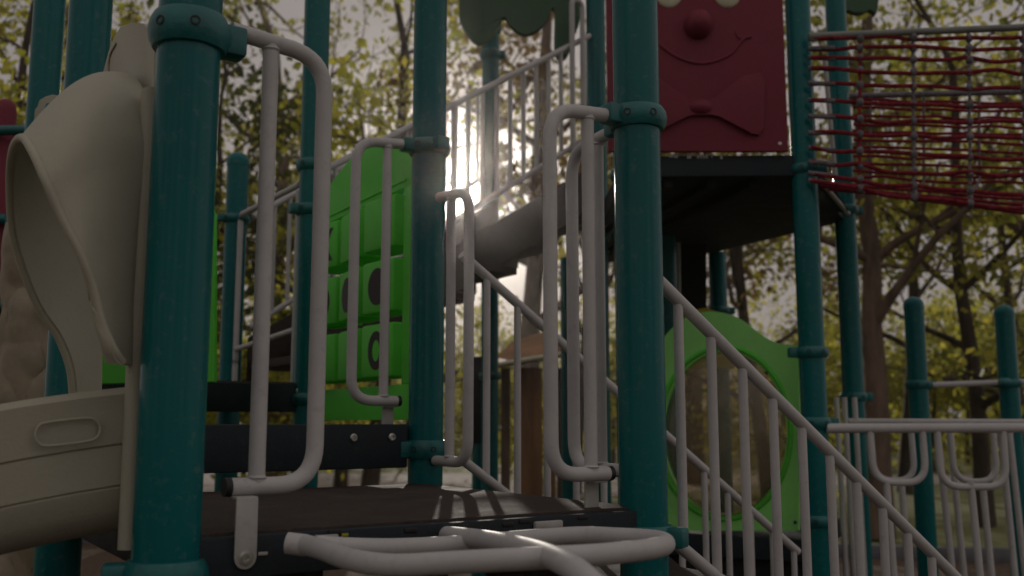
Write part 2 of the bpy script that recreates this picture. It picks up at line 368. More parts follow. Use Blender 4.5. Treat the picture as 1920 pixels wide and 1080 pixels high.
# ------------------------------------------------------------------ grab rails (closed loop + inner upright + foot bracket)
def grab_rail(label, P, d, zdeck, r=.0165, i=.157, o=.270, zt=.932, zb=.08, e=.10, endcap=True, pr=PR, mount_z=None, bracket=True, boff=.033, L=.105):
    d = Vector(d).normalized(); n = V(d.y, -d.x, 0)
    root = thing('grab_rail', label, 'grab rail', (P.x+d.x*.2, P.y+d.y*.2, zdeck), 'looped grey grab rails at the platform openings')
    pt = lambda s, z: V(P.x+d.x*s, P.y+d.y*s, zdeck+z)
    bm = bmesh.new()
    tube(bm, fillet([pt(pr+.02, zt+.004), pt(o, zt-.012), pt(o, zb), pt(e, zb)], .075, 9), r, seg=20)
    link('bent_frame', bm, 'tube', root)
    bm = bmesh.new(); tube(bm, [pt(i, zt-.004), pt(i, zb)], r*.93, seg=20)
    for z in (zt-.018, zb+.016): lathe(bm, pt(i, z), [(r*.93, -.004), (r*1.12, 0), (r*.93, .004)], 20, capt=False, capb=False)
    link('upright', bm, 'tube', root)
    bm = bmesh.new(); lathe(bm, pt(e+.001, zb), [(r*1.03, -.008), (r*1.03, .004), (r*.8, .004)], 18, axis=-d); link('end_plug', bm, 'black', root)
    if bracket:
        c = pt(e+.028, zb-.0165); bm = bmesh.new(); hw = .020
        prof = [c+d*hw, c-d*hw, c-d*hw+V(0, 0, -L)]+[c+V(0, 0, -L)+d*hw*math.cos(a)+V(0, 0, hw*math.sin(a)) for a in [PI+k*PI/10 for k in range(1, 11)]]
        prism(bm, [q+n*boff for q in prof], n*.005, .001)
        box(bm, c+n*(boff/2)+V(0, 0, -.0015), d*hw, n*(boff/2+.001), V(0, 0, .0025), .001)
        br = link('bracket', bm, 'bracket', root)
        bm = bmesh.new(); lathe(bm, c+V(0, 0, -L)+n*(boff+.005), [(.013, 0), (.013, .002), (.009, .0025), (.009, .006), (.005, .006), (.0045, .003)], 20, axis=n); link('bolt', bm, 'steel', br)
    return root
grab_rail('large grey looped grab rail in front, fixed to the nearest teal post', A-VV*.0, U, ZD1)
grab_rail('grey looped grab rail on the left side of the thick right teal post', B, -U, ZD1)
grab_rail('grey looped grab rail in front of the green tic-tac-toe panel', C, -(C-D_).normalized(), ZD2, boff=.022)
dCB = (B-C).normalized()
grab_rail('grey looped grab rail right of the centre post, under the sun glare', C, dCB, ZD1, bracket=False, zb=.075, e=.06)
grab_rail('grey looped grab rail hidden behind the one on the thick right post', B, -dCB, ZD1, bracket=False, e=.06)

# ------------------------------------------------------------------ stairs to the ground, right
def railing(label, a, b, low, n_bal, r=.0165, rb=.0125, start=.5, ext_a=0, ext_b=0, group='sloping grey stair railings', post_ext=None, name='stair_railing'):
    a, b = Vector(a), Vector(b); root = thing(name, label, 'railing', ((a.x+b.x)/2, (a.y+b.y)/2, min(a.z, b.z)-low), group)
    d = b-a
    link('top_rail', T([a-d*ext_a, b+d*ext_b], r, seg=18), 'tube', root)
    link('bottom_rail', T([a-d*ext_a-V(0, 0, low), b+d*ext_b-V(0, 0, low)], r*.95, seg=16), 'tube', root)
    for k in range(n_bal):
        q = a+d*((k+start)/n_bal); link('baluster', T([q-V(0, 0, .004), q-V(0, 0, low)], rb, seg=12), 'tube', root)
    return root
# right-hand railing, near side
def railpt(P, s, z): return V(P.x+U.x*s, P.y+U.y*s, H+z)
Bx = B+VV*.0
pa, pb = railpt(Bx, .06, .348), railpt(Bx, 1.516, -.642)
railing('near sloping grey stair railing running down to the bottom right corner', pa, pb, .605, 13, start=.59)
Cx = V(-.16, 3.10, 0)
qa, qb = railpt(Cx, .0, .53), railpt(Cx, 1.547, -.499)
railing('far sloping grey stair railing starting by the centre post', qa, qb, .638, 13, start=.81, rb=.0115, r=.0155)
# treads and strings
st = thing('stair_flight', 'dark perforated stair going down to the ground behind the near railing', 'stairs', (Bx.x+U.x*.8, Bx.y+U.y*.8, 0))
Wd = (Cx-Bx); 
for k in range(5):
    s0 = .05+k*.27; z = ZD1-.19*(k+1)
    a = Bx+U*s0; bm = bmesh.new(); 
    prism(bm, [V(a.x, a.y, z-.045), V(a.x, a.y, z-.045)+U*.28, V(a.x, a.y, z-.045)+U*.28+Wd, V(a.x, a.y, z-.045)+Wd], (0, 0, .045), .006); link('tread', bm, 'stair', st)
for off in (0, 1):
    a = Bx+Wd*off+V(0, 0, ZD1-.10); b = a+U*1.45-V(0, 0, 1.02); bm = bmesh.new()
    sd_ = VV*(.012 if off else -.012)
    prism(bm, [a+V(0, 0, .03), b+V(0, 0, .03), b-V(0, 0, .10), a-V(0, 0, .10)], sd_, .002); link('string', bm, 'stair', st)
# second flight up to the high platform
Hh = POST['H']
Fa = F+(Hh-F).normalized()*.07; Ha = Hh-(Hh-F).normalized()*.06
railing('upper stair railing sloping up to the tower, just right of the sun', V(Fa.x, Fa.y, H+1.12), V(Ha.x, Ha.y-.02, H+2.24), .60, 18, r=.0165, rb=.0125, start=.5)
Ia = POST['I']-(Hh-F).normalized()*.06; Ga = G+(Hh-F).normalized()*.1
railing('far side railing of the upper stair, behind the first', V(Ga.x, Ga.y, H+1.10), V(Ia.x, Ia.y, H+2.22), .60, 18, start=.4, rb=.0115)
st2 = thing('upper_stair', 'dark brown stair climbing behind the sun glare to the high platform', 'stairs', (-.2, 4.8, H+.17))
Sd = V(Ha.x-Fa.x, Ha.y-Fa.y, 0); Wu = (G-F)*.92
for off in (0, 1):
    a = V(Fa.x, Fa.y, H+.44)+Wu*off; b = V(Ha.x, Ha.y, H+1.46)+Wu*off
    bm = bmesh.new(); prism(bm, [a, b, b-V(0, 0, .24), a-V(0, 0, .24)], VV*(.02 if off else -.02)*1, .003); link('string', bm, 'stair', st2)
for k in range(6):
    t0 = (k+.0)/6; a = V(Fa.x, Fa.y, 0)+Sd*t0; z = H+.17+(k+.85)*.166; bm = bmesh.new()
    prism(bm, [V(a.x, a.y, z-.04), V(a.x, a.y, z-.04)+Sd/6, V(a.x, a.y, z-.04)+Sd/6+Wu, V(a.x, a.y, z-.04)+Wu], (0, 0, .04), .005); link('tread', bm, 'stair', st2)
    bm = bmesh.new(); q = a+Sd/6; prism(bm, [V(q.x, q.y, z-.002), V(q.x, q.y, z-.002)+Wu, V(q.x, q.y, z+.126)+Wu, V(q.x, q.y, z+.126)], Sd.normalized()*.01); link('riser', bm, 'stair', st2, smooth=False)
# rail loop at the head of the upper stair
g = Hh-(Hh-F).normalized()
dH = (F-Hh).normalized()
root = thing('grab_rail', 'thin grey looped rail at the head of the upper stair', 'grab rail', (Hh.x+dH.x*.15, Hh.y, ZD4), 'looped grey grab rails at the platform openings')
pt = lambda s, z: V(Hh.x+dH.x*s, Hh.y+dH.y*s-.06, H+z)
link('bent_frame', T(fillet([pt(.125, 1.50), pt(.125, 2.405), pt(.215, 2.405), pt(.215, 1.50), ], .06, 8), .0155, seg=14), 'tube', root)
# guard between the two back left posts
root = thing('guard_rail', 'small grey guard rail between the round-topped post and the narrow post', 'railing', ((F.x+G.x)/2, (F.y+G.y)/2, ZD3))
gf = (F-G).normalized(); P1 = G+gf*.08; P2 = F-gf*.16; P3 = F-gf*.05
link('top_rail', T(fillet([V(P1.x, P1.y, H+.30), V(P1.x, P1.y, H+1.08), V(P2.x, P2.y, H+1.07), V(P3.x, P3.y, H+1.115)], .04, 6), .0145, seg=14), 'tube', root)
link('lower_rail', T([V(P1.x, P1.y, H+.375), V(P2.x, P2.y, H+.41)], .0135, seg=12), 'tube', root)
link('upright', T([V(P1.x, P1.y, H+.32), V(P1.x, P1.y, H+.17)], .0145, seg=14), 'tube', root)
link('upright', T([V(P2.x, P2.y, H+1.04), V(P2.x, P2.y, H+.17)], .0145, seg=14), 'tube', root)

# ------------------------------------------------------------------ climbing frame in front
root = thing('arch_climber', 'curved grey tube climber fixed to the front platform, nearest the camera', 'climber', (.1, 1.55, 0))
link('rung_loop', T(catmull([W(572, 1021, 1.78), W(610, 1032, 1.70), (W(660, 1050, 1.62)), W(740, 1060, 1.57), W(860, 1054, 1.56), W(1000, 1047, 1.57), W(1120, 1040, 1.62), W(1215, 1030, 1.70), W(1248, 1020, 1.80), W(1225, 1011, 1.90), W(1150, 1006, 1.96), W(1085, 1004, 2.0), W(990, 1010, 2.0), W(860, 1021, 1.95), W(740, 1027, 1.88), W(650, 1026, 1.82), W(590, 1022, 1.79)], 5), .0175, seg=18), 'tube', root)
bm = bmesh.new(); q = W(570, 1022, 1.78); lathe(bm, q, [(.019, -.004), (.019, .03)], 18, axis=(-1, .1, .1)); link('end_collar', bm, 'tube', root)
link('spine', T(catmull([W(838, 1004, 2.04), W(905, 1012, 1.90), W(990, 1030, 1.68), W(1050, 1052, 1.52), W(1095, 1082, 1.40), W(1140, 1140, 1.30), W(1175, 1260, 1.23), V(.17, 1.10, .55), V(.17, 1.06, 0)], 8), .0185, seg=20), 'tube', root)
bm = bmesh.new(); u1 = (B-A).normalized(); n1 = V(u1.y, -u1.x, 0)
for a, b_, y0, y1 in [(597, 634, 1003, 1016), ]:
    p = WP((a+b_)/2, (y0+y1)/2, A-VV*.03+n1*.004, u1); box(bm, p, u1*.02, n1*.004, V(0, 0, .007), .003)
link('flange', bm, 'bracket', root)
bm = bmesh.new(); p = WP(1028, 984, A-VV*.03+n1*.006, u1); box(bm, p, u1*.037, n1*.006, V(0, 0, .0085), .004); link('flange', bm, 'bracket', root)
bm = bmesh.new(); p = WP(647, 1003, A-VV*.03+n1*.002, u1); box(bm, p, u1*.007, n1*.0012, V(0, 0, .003), .001); link('printed_label', bm, 'yellow', d1)
bm = bmesh.new(); p = WP(493, 1038, A-VV*.03+n1*.002, u1); box(bm, p, u1*.009, n1*.0012, V(0, 0, .003), .001); link('plug', bm, 'bracket', d1)

# ------------------------------------------------------------------ slide
sl_ = thing('spiral_slide', 'tan plastic slide with a curved hood beside the nearest teal post', 'slide', (-.9, 1.9, 0))
Rm = [(229, 680, 1.72), (213, 655, 1.70), (192, 608, 1.69), (176, 545, 1.68), (150, 475, 1.66), (112, 400, 1.65), (83, 333, 1.64), (60, 282, 1.67), (41, 258, 1.75), (24, 280, 1.90), (18, 340, 2.0), (26, 450, 2.08), (66, 565, 2.15), (108, 632, 2.2), (130, 690, 2.23), (136, 745, 2.25)]
En = [(273, 690, 1.83), (274, 640, 1.83), (275, 570, 1.83), (277, 480, 1.83), (278, 400, 1.83), (280, 320, 1.83), (281, 250, 1.84), (276, 185, 1.88), (246, 138, 1.98), (208, 152, 2.12), (192, 230, 2.24), (188, 350, 2.30), (187, 450, 2.32), (186, 550, 2.34), (185, 650, 2.35), (184, 745, 2.36)]
Rc = catmull([W(*p) for p in Rm], 6); Ec = catmull([W(*p) for p in En], 6)
bm = bmesh.new(); rows = []; NS = 16; n = len(Rc)
for j in range(NS+1):
    s = j/NS; row = []
    for i in range(n):
        t = i/(n-1); p = Rc[i].lerp(Ec[i], s)
        bulge = math.sin(PI*s)*.055
        top = math.exp(-((t-.52)/.14)**2)
        outw = V(-.3, -.9, .1) if t < .5 else V(-.5, .6, 0)
        p = p+outw*bulge*(1-top)*(1 if t < .5 else .3)+V(0, 0, 1)*bulge*top*.9
        row.append(bm.verts.new(p))
    rows.append(row)
for j in range(NS):
    for i in range(n-1): bm.faces.new((rows[j][i], rows[j][i+1], rows[j+1][i+1], rows[j+1][i]))
bmesh.ops.recalc_face_normals(bm, faces=bm.faces[:])
bmesh.ops.solidify(bm, geom=bm.faces[:], thickness=.012)
link('hood', bm, 'tan', sl_)
link('hood_lip', T(Rc, .0078, seg=12), 'tan', sl_)
# entrance flange standing on the platform edge
ad = (D_-A).normalized(); P0 = A+ad*.09-U*.02
def pl(px, py): return WP(px, py, P0, ad)
fl = [pl(*p) for p in [(283, 700), (286, 300), (288, 60), (268, 44), (245, 42), (226, 48), (214, 66), (204, 92), (196, 125), (186, 160), (200, 200), (225, 230), (250, 260), (262, 400), (256, 700)]]
bm = bmesh.new(); prism(bm, fl, U*.03, .006); link('entrance_flange', bm, 'tan', sl_)
link('moulded_groove', T(catmull([pl(219, 82)-U*.001, pl(209, 100)-U*.001, pl(205, 120)-U*.001, pl(205, 134)-U*.001], 5), .0028, seg=8), 'tandark', sl_)
q0, q1 = W(278, 690, 1.80), W(262, 1075, 1.80)
bm = bmesh.new(); a0 = W(262, 175, 1.86); 
edge = [W(283, 170, 1.85), W(262, 560, 1.81), W(240, 1030, 1.80)]
tube(bm, catmull(edge, 6), .018, seg=14); link('flange_edge', bm, 'tan', sl_)
# trough
def trough_section(c, side, w_, d_):
    """open U section, near side first, going down, across and up; closed with an inner skin"""
    up = V(0, 0, 1); out = []
    for x, z in [(0, -.03), (-.004, 0), (.018, .012), (.04, 0), (.045, -.06), (.07, -.17), (.13, -.215), (w_*.5, -.225), (w_-.13, -.215), (w_-.07, -.17), (w_-.045, -.06), (w_-.04, 0), (w_-.018, .012), (w_+.004, 0), (w_, -.03),
                 (w_-.02, -.14), (w_-.07, -.235), (w_*.5, -.262), (.10, -.255), (.05, -.235), (.022, -.205), (.010, -.168), (.014, -.165), (.009, -.162), (.004, -.094), (.0085, -.091), (.003, -.088)]:
        out.append(c+side*x+up*z)
    return out
path = [V(-.685, 1.815, H+.055)]
hd = aU+PI; z = H+.055; p = path[0]
sides = []
for k in range(15):
    sides.append(V(math.cos(hd-PI/2), math.sin(hd-PI/2), 0)); 
    path.append(path[-1]+V(math.cos(hd)*.09, math.sin(hd)*.09, -.012-.0030*k)); hd -= .03 if k < 4 else .11
sides.append(sides[-1])
bm = bmesh.new(); rings = [[bm.verts.new(v) for v in trough_section(c, s_, .58, 0)] for c, s_ in zip(path, sides)]
for a, b in zip(rings, rings[1:]):
    N = len(a)
    for i in range(N): bm.faces.new((a[i], a[(i+1) % N], b[(i+1) % N], b[i]))
bm.faces.new(rings[0]); bm.faces.new(rings[-1][::-1]); bmesh.ops.recalc_face_normals(bm, faces=bm.faces[:])
link('trough', bm, 'tan', sl_)
pts = []
wall = lambda px, py: WP(px, py, path[0]+V(.008, -.008, 0), (path[3]-path[0]).normalized())
for px, py in [(90, 792), (160, 784), (180, 788), (188, 803), (182, 820), (160, 828), (90, 836), (72, 830), (66, 815), (73, 799)]: pts.append(wall(px, py))
ring = [];
for i in range(len(pts)):
    for k in range(4):
        t = k/4; a, b, c, d = pts[i-1], pts[i], pts[(i+1) % len(pts)], pts[(i+2) % len(pts)]
        ring.append(.5*((2*b)+(c-a)*t+(2*a-5*b+4*c-d)*t*t+(3*b-a-3*c+d)*t**3))
link('hand_grip_ridge', T(ring, .0026, seg=8, closed=True), 'tan', sl_)
link('support_leg', T([V(path[6].x+.05, path[6].y+.28, 0), V(path[6].x+.05, path[6].y+.28, path[6].z-.24)], .03, seg=16), 'teal', sl_)
# darker rib seams on the outer wall follow the trough
# second tan piece behind: top of the other hood and textured climbing wall
root = thing('climbing_wall', 'lumpy tan moulded climbing wall behind the slide hood at the left edge', 'climbing wall', (gx(60, 3.3), 3.3, 0))
bm = bmesh.new(); nx, ny = 22, 44; gr = []
for j in range(ny+1):
    y = 425+(1150-425)*j/ny; row = []
    for i in range(nx+1):
        lft = 40-38*min(1, max(0, (y-425)/330)); x = lft+(118-lft)*i/nx
        P = W(x, y, 3.25); nz = noise.noise(V(x*.02, y*.012, 3))*.03+noise.noise(V(x*.05, y*.03, 9))*.02
        P.y += nz-.04*math.sin(PI*i/nx); row.append(bm.verts.new(P))
    gr.append(row)
for j in range(ny):
    for i in range(nx): bm.faces.new((gr[j][i], gr[j][i+1], gr[j+1][i+1], gr[j+1][i]))
bmesh.ops.recalc_face_normals(bm, faces=bm.faces[:]); bmesh.ops.solidify(bm, geom=bm.faces[:], thickness=.05)
mf = link('moulded_face', bm, 'tandark', root); mf.data.set_sharp_from_angle(angle=R(89))
bm = bmesh.new(); prism(bm, [W(x, y, 3.05) for x, y in [(62, 235), (64, 205), (78, 190), (84, 180), (98, 176), (108, 178), (112, 190), (118, 235), (118, 320), (62, 320)]], (0, .05, 0), .008); link('moulded_crest', bm, 'tan', root)
# red barrier further left
root = thing('barrier_panel', 'dark red plastic barrier panel in teal frame at the left edge', 'panel', (gx(0, 4.2), 4.2, 0))
bm = bmesh.new(); prism(bm, [W(x, y, 4.2) for x, y in [(-160, 262), (30, 262), (38, 300), (38, 640), (30, 700), (-160, 700)]], (0, .03, 0), .006); link('panel_board', bm, 'red', root)
for y in (246, 412, 575): link('cross_rail', T([W(-170, y, 4.17), W(62, y-2, 4.17)], .022, seg=14), 'clamp', root)
bm = bmesh.new(); lathe(bm, W(8, 250, 4.26), [(.045, -1.0), (.045, .10), (.04, .13), (.025, .15), (.005, .158)], 24); link('knob_post', bm, 'red', root)
link('frame_post', T([W(24, 400, 4.1), W(4, 1000, 4.1)], .03, seg=14), 'teal', root)

# ------------------------------------------------------------------ green game panel (tic-tac-toe)
cf = (F-C).normalized(); nf = V(-cf.y, cf.x, 0)       # nf points towards the camera side
if nf.y > 0: nf = -nf
gp = thing('game_panel', 'bright green tic-tac-toe panel with turning blocks behind the grab rail', 'play panel', ((C.x+F.x)/2, (C.y+F.y)/2, ZD2))
PC = C+cf*.0+nf*.0
def g_(s, z, o=0): return V(C.x+cf.x*s, C.y+cf.y*s, H+z)+nf*o
s0, s1 = .045, .99
bm = bmesh.new()
prism(bm, [g_(s0, .01), g_(s0, .13), g_(s1, .13), g_(s1, .01)], nf*.035, .004)
archp = [g_(s0, .81), g_(s0, .93), g_(.16, .97), g_(.30, 1.02), g_(.45, 1.045), g_(.62, 1.03), g_(.80, .98), g_(.92, .93), g_(s1, .90), g_(s1, .81)]
prism(bm, archp, nf*.035, .004)
for a, b in ((s0, .12), (.92, s1)): prism(bm, [g_(a, .13), g_(a, .81), g_(b, .81), g_(b, .13)], nf*.035, .003)
link('panel_frame', bm, 'green', gp)
link('moulded_groove', T([g_(.1, .835, .036), g_(.95, .835, .036)], .005, seg=8), 'green', gp)
marks = {(0, 1): 'O', (1, 1): 'O', (2, 1): 'OO', (2, 0): 'X', (1, 0): '', (0, 0): '', (0, 2): 'O2', (1, 2): '', (2, 2): ''}
cw = (.92-.12)/3
for r_ in range(3):
    zc = .70-.225*r_
    for c_ in range(3):
        sc = .12+cw*(c_+.5)
        bm = bmesh.new(); hw = .108; ang = (-.10 if c_ == 1 else .12)
        dd = (cf*math.cos(ang)+nf*math.sin(ang)); nn = V(-dd.y, dd.x, 0); nn = nn if nn.y < 0 else -nn
        ctr = g_(sc, zc, .01)
        box(bm, ctr, dd*hw, nn*.065, V(0, 0, .094), .012)
        bl = link('turning_block', bm, 'green' if (r_+c_) % 2 else 'green', gp)
        mk = marks.get((c_, r_), '')
        fc = ctr+nn*.0655; fz = V(0, 0, 1)
        if mk in ('O', 'OO', 'O2'):
            bm = bmesh.new(); N = 28
            if mk == 'O2':
                ou = [fc+dd*math.cos(2*PI*k/N)*.052+fz*math.sin(2*PI*k/N)*.068 for k in range(N)]; inn = [fc+dd*math.cos(2*PI*k/N)*.026+fz*math.sin(2*PI*k/N)*.038 for k in range(N)]
                ring_panel(bm, ou, inn, nn*.0012)
            else: prism(bm, [fc+dd*math.cos(2*PI*k/N)*.06+fz*math.sin(2*PI*k/N)*.066 for k in range(N)], nn*.0012)
            link('printed_mark', bm, 'ink', bl, smooth=False)
        if mk == 'X':
            bm = bmesh.new()
            for sgn in (1, -1):
                e1 = (dd*sgn*.06+fz*.065); e2 = (dd*.017-fz*.0*sgn)
                prism(bm, [fc-e1-e2, fc-e1+e2, fc+e1+e2, fc+e1-e2], nn*.0012)
            link('printed_mark', bm, 'ink', bl, smooth=False)
# second green panel behind the nearest post
gq = thing('game_panel', 'green plastic barrier panel mostly hidden behind the nearest teal post', 'play panel', (gx(290, 3.45), 3.45, ZD2))
bm = bmesh.new(); prism(bm, [W(x, y, 3.45+.0012*(290-x)) for x, y in [(170, 720), (170, 420), (200, 360), (260, 330), (330, 330), (380, 350), (402, 400), (402, 716)]], V(.0, .035, 0), .006); link('panel_board', bm, 'green', gq)
bm = bmesh.new(); prism(bm, [W(x, y, 3.42) for x, y in [(225, 640), (225, 470), (300, 430), (350, 470), (350, 640)]], V(.0, .02, 0), .004); link('raised_window', bm, 'lime', gq)

# ------------------------------------------------------------------ green bubble panel, right
bp0 = W(1200, 800, 4.95); bp1 = W(1500, 800, 4.60); bd = V(bp1.x-bp0.x, bp1.y-bp0.y, 0).normalized(); bn = V(bd.y, -bd.x, 0)
def b_(px, py, o=0): return WP(px, py, bp0, bd)+bn*o
root = thing('bubble_panel', 'green arched panel with a big clear bubble window behind the near railing', 'play panel', ((bp0.x+bp1.x)/2, (bp0.y+bp1.y)/2, zz(995, 4.8)))
cx, cy, rx, ry = 1362, 812, 116, 152
N = 96
_o = catmull([V(x, y, 0) for x, y in [(1188, 662), (1215, 658), (1243, 640), (1262, 618), (1288, 598), (1325, 586), (1362, 588), (1392, 600), (1418, 620), (1445, 638), (1472, 647), (1500, 648)]], 5)
outl = [(1188, 994)]+[(p.x, p.y) for p in _o]+[(1502, 800), (1500, 994)]
def ray_out(th):
    dx, dy = math.cos(th), math.sin(th); best = None
    for i in range(len(outl)):
        (x1, y1), (x2, y2) = outl[i], outl[(i+1) % len(outl)]
        ex, ey = x2-x1, y2-y1; det = dx*(-ey)+ex*dy
        if abs(det) < 1e-9: continue
        t = ((x1-cx)*(-ey)+ex*(y1-cy))/det; s = (dx*(y1-cy)-dy*(x1-cx))/det
        if t > 0 and -1e-6 <= s <= 1+1e-6 and (best is None or t < best): best = t
    return (cx+dx*best, cy+dy*best)
ths = sorted([2*PI*k/N for k in range(N)]+[math.atan2(y-cy, x-cx) % (2*PI) for x, y in ((1188, 994), (1500, 994), (1500, 648), (1188, 660))])
outer = [b_(*ray_out(t)) for t in ths]; inner = [b_(cx+rx*math.cos(t), cy+ry*math.sin(t)) for t in ths]
bm = bmesh.new(); ring_panel(bm, outer, inner, bn*.035); bmesh.ops.recalc_face_normals(bm, faces=bm.faces[:]); link('panel_board', bm, 'lime', root, smooth=False)
bm = bmesh.new(); ro = [b_(cx+(rx+8)*math.cos(t), cy+(ry+8)*math.sin(t), .036) for t in [2*PI*k/60 for k in range(60)]]
tube(bm, ro, .012, seg=10, closed=True); link('window_rim', bm, 'green', root)
bm = bmesh.new(); c0 = b_(cx, cy); ea = b_(cx+rx, cy)-c0; eb = b_(cx, cy-ry)-c0; rings = []
for j in range(0, 10):
    a = j/10*PI/2; rings.append([bm.verts.new(c0+(ea*math.cos(t)+eb*math.sin(t))*math.cos(a)+bn*(.02+.16*math.sin(a))) for t in [2*PI*k/48 for k in range(48)]])
for a, b in zip(rings, rings[1:]):
    for k in range(48): bm.faces.new((a[k], a[(k+1) % 48], b[(k+1) % 48], b[k]))
bm.faces.new(rings[-1]); link('bubble_window', bm, 'bubble', root)
for px, py in ((1484, 804), (1476, 872), (1494, 978), (1440, 700)):
    bm = bmesh.new(); lathe(bm, b_(px, py, .035), [(.008, 0), (.008, .003), (.004, .004)], 14, axis=bn); link('bolt', bm, 'ink', root)
root = thing('slide_entrance', 'yellow curved moulding rising behind the green bubble panel', 'slide', (gx(1320, 5.4), 5.4, H-.2))
bm = bmesh.new(); prism(bm, [W(x, y, 5.4) for x, y in [(1232, 690), (1250, 640), (1270, 603), (1295, 582), (1322, 576), (1345, 583), (1362, 600), (1378, 640), (1380, 690)]], (0, .08, 0), .02); link('moulded_arch', bm, 'yellow', root)
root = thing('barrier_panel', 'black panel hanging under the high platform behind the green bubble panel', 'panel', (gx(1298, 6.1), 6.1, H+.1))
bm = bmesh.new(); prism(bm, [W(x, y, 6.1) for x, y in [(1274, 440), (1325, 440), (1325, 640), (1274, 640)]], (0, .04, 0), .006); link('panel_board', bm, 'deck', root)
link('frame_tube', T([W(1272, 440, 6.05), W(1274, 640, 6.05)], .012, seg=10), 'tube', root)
# dark base under the bubble panel
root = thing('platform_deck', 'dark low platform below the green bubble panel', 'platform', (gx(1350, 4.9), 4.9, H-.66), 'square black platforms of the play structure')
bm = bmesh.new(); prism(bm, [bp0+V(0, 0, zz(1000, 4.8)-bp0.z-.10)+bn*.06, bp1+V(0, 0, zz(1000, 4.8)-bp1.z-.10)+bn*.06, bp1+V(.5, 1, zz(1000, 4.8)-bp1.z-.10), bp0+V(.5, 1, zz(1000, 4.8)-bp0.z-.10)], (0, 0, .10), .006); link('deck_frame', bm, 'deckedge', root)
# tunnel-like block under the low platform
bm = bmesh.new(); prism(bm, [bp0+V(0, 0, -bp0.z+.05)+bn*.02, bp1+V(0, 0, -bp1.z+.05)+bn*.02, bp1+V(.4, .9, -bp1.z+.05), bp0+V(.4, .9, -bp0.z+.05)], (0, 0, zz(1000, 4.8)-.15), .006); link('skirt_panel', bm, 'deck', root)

# ------------------------------------------------------------------ red face panel
hj = (hx[1]-hx[0]).normalized(); nh = V(hj.y, -hj.x, 0)
PF = hx[0]+nh*.005
def f_(px, py, o=0): return WP(px, py, PF, hj)+nh*o
root = thing('face_panel', 'dark red panel with a moulded smiling face and bow tie on the tower', 'play panel', tuple(f_(1320, 288)))
zt = f_(1320, -260).z
pb = [f_(1139, 287), f_(1476, 287)]
bm = bmesh.new(); prism(bm, [pb[0], pb[1], V(pb[1].x, pb[1].y, zt), V(pb[0].x, pb[0].y, zt)], nh*.03, .008); link('panel_board', bm, 'red', root)
o = .031
def flatblob(cxp, cyp, rxp, ryp, h, m, name, seg=30, sph=8, ext=None):
    c0 = f_(cxp, cyp, .028); ea = f_(cxp+rxp, cyp, .028)-c0; eb = f_(cxp, cyp-ryp, .028)-c0; bm = bmesh.new(); rings = []
    for j in range(sph):
        a = j/sph*PI/2; rings.append([bm.verts.new(c0+(ea*math.cos(t)+eb*math.sin(t))*math.cos(a)+nh*h*math.sin(a)) for t in [2*PI*k/seg for k in range(seg)]])
    for a, b in zip(rings, rings[1:]):
        for k in range(seg): bm.faces.new((a[k], a[(k+1) % seg], b[(k+1) % seg], b[k]))
    bm.faces.new(rings[-1]); return link(name, bm, m, root)
flatblob(1307, 52, 27, 27, .085, 'red', 'nose')
flatblob(1253, -13, 27, 33, .02, 'cream', 'eye'); flatblob(1362, -12, 27, 32, .02, 'cream', 'eye')
link('mouth', T(catmull([f_(1222, 72, o), f_(1240, 92, o), f_(1262, 108, o), f_(1290, 120, o), f_(1318, 123, o), f_(1345, 117, o), f_(1368, 105, o), f_(1388, 82, o), f_(1396, 76, o), f_(1406, 74, o)], 5), .0075, seg=10), 'red', root)
link('mouth_corner', T(catmull([f_(1376, 64, o), f_(1381, 74, o), f_(1392, 79, o)], 5), .004, seg=8), 'red', root)
bow = [f_(x, y, .025) for x, y in [(1228, 150), (1287, 193), (1335, 193), (1385, 150), (1420, 143), (1429, 160), (1428, 245), (1418, 259), (1400, 256), (1345, 222), (1330, 219), (1300, 219), (1285, 222), (1245, 245), (1222, 256), (1205, 258)]]
bm = bmesh.new(); prism(bm, bow, nh*.028, .006); link('bow_tie', bm, 'red', root)
flatblob(1311, 207, 26, 16, .046, 'red', 'bow_knot')
bm = bmesh.new(); lathe(bm, f_(1459, 273, .03), [(.008, 0), (.008, .003), (.004, .004)], 14, axis=nh); link('bolt', bm, 'steel', root)
# leaf-shaped green roof pieces
def lobes(label, pts, D, lean=.0, th=.05):
    root = thing('leaf_roof', label, 'roof', tuple(W(sum(p[0] for p in pts)/len(pts), 60, D)), 'dark green leaf-shaped roofs')
    c = catmull([W(x, y, D) for x, y in pts], 5)
    bm = bmesh.new(); prism(bm, c, (0, th, 0), .006); link('leaf_plate', bm, 'canopy', root)
    m = W(sum(p[0] for p in pts)/len(pts), -150, D-.004)
    link('moulded_rib', T([W(900, -150, D-.004), W(905, 60, D-.004)] if D < 5.6 and pts[0][0] < 1200 else [m, m-V(0, 0, .2)], .006, seg=8), 'canopy', root)
    return root
lobes('large dark green leaf-shaped roof hanging above the upper stair', [(862, -300), (861, 0), (864, 40), (880, 68), (897, 81), (920, 70), (938, 40), (944, 28), (955, 44), (972, 60), (990, 63), (1012, 52), (1030, 28), (1036, 10), (1040, 30), (1041, 100), (1062, 106), (1078, 60), (1090, 0), (1095, -300)], 5.55)
lobes('small piece of dark green leaf-shaped roof above the rope net', [(1560, -300), (1572, 0), (1590, 17), (1612, 25), (1632, 16), (1648, 0), (1660, -300)], 6.1)

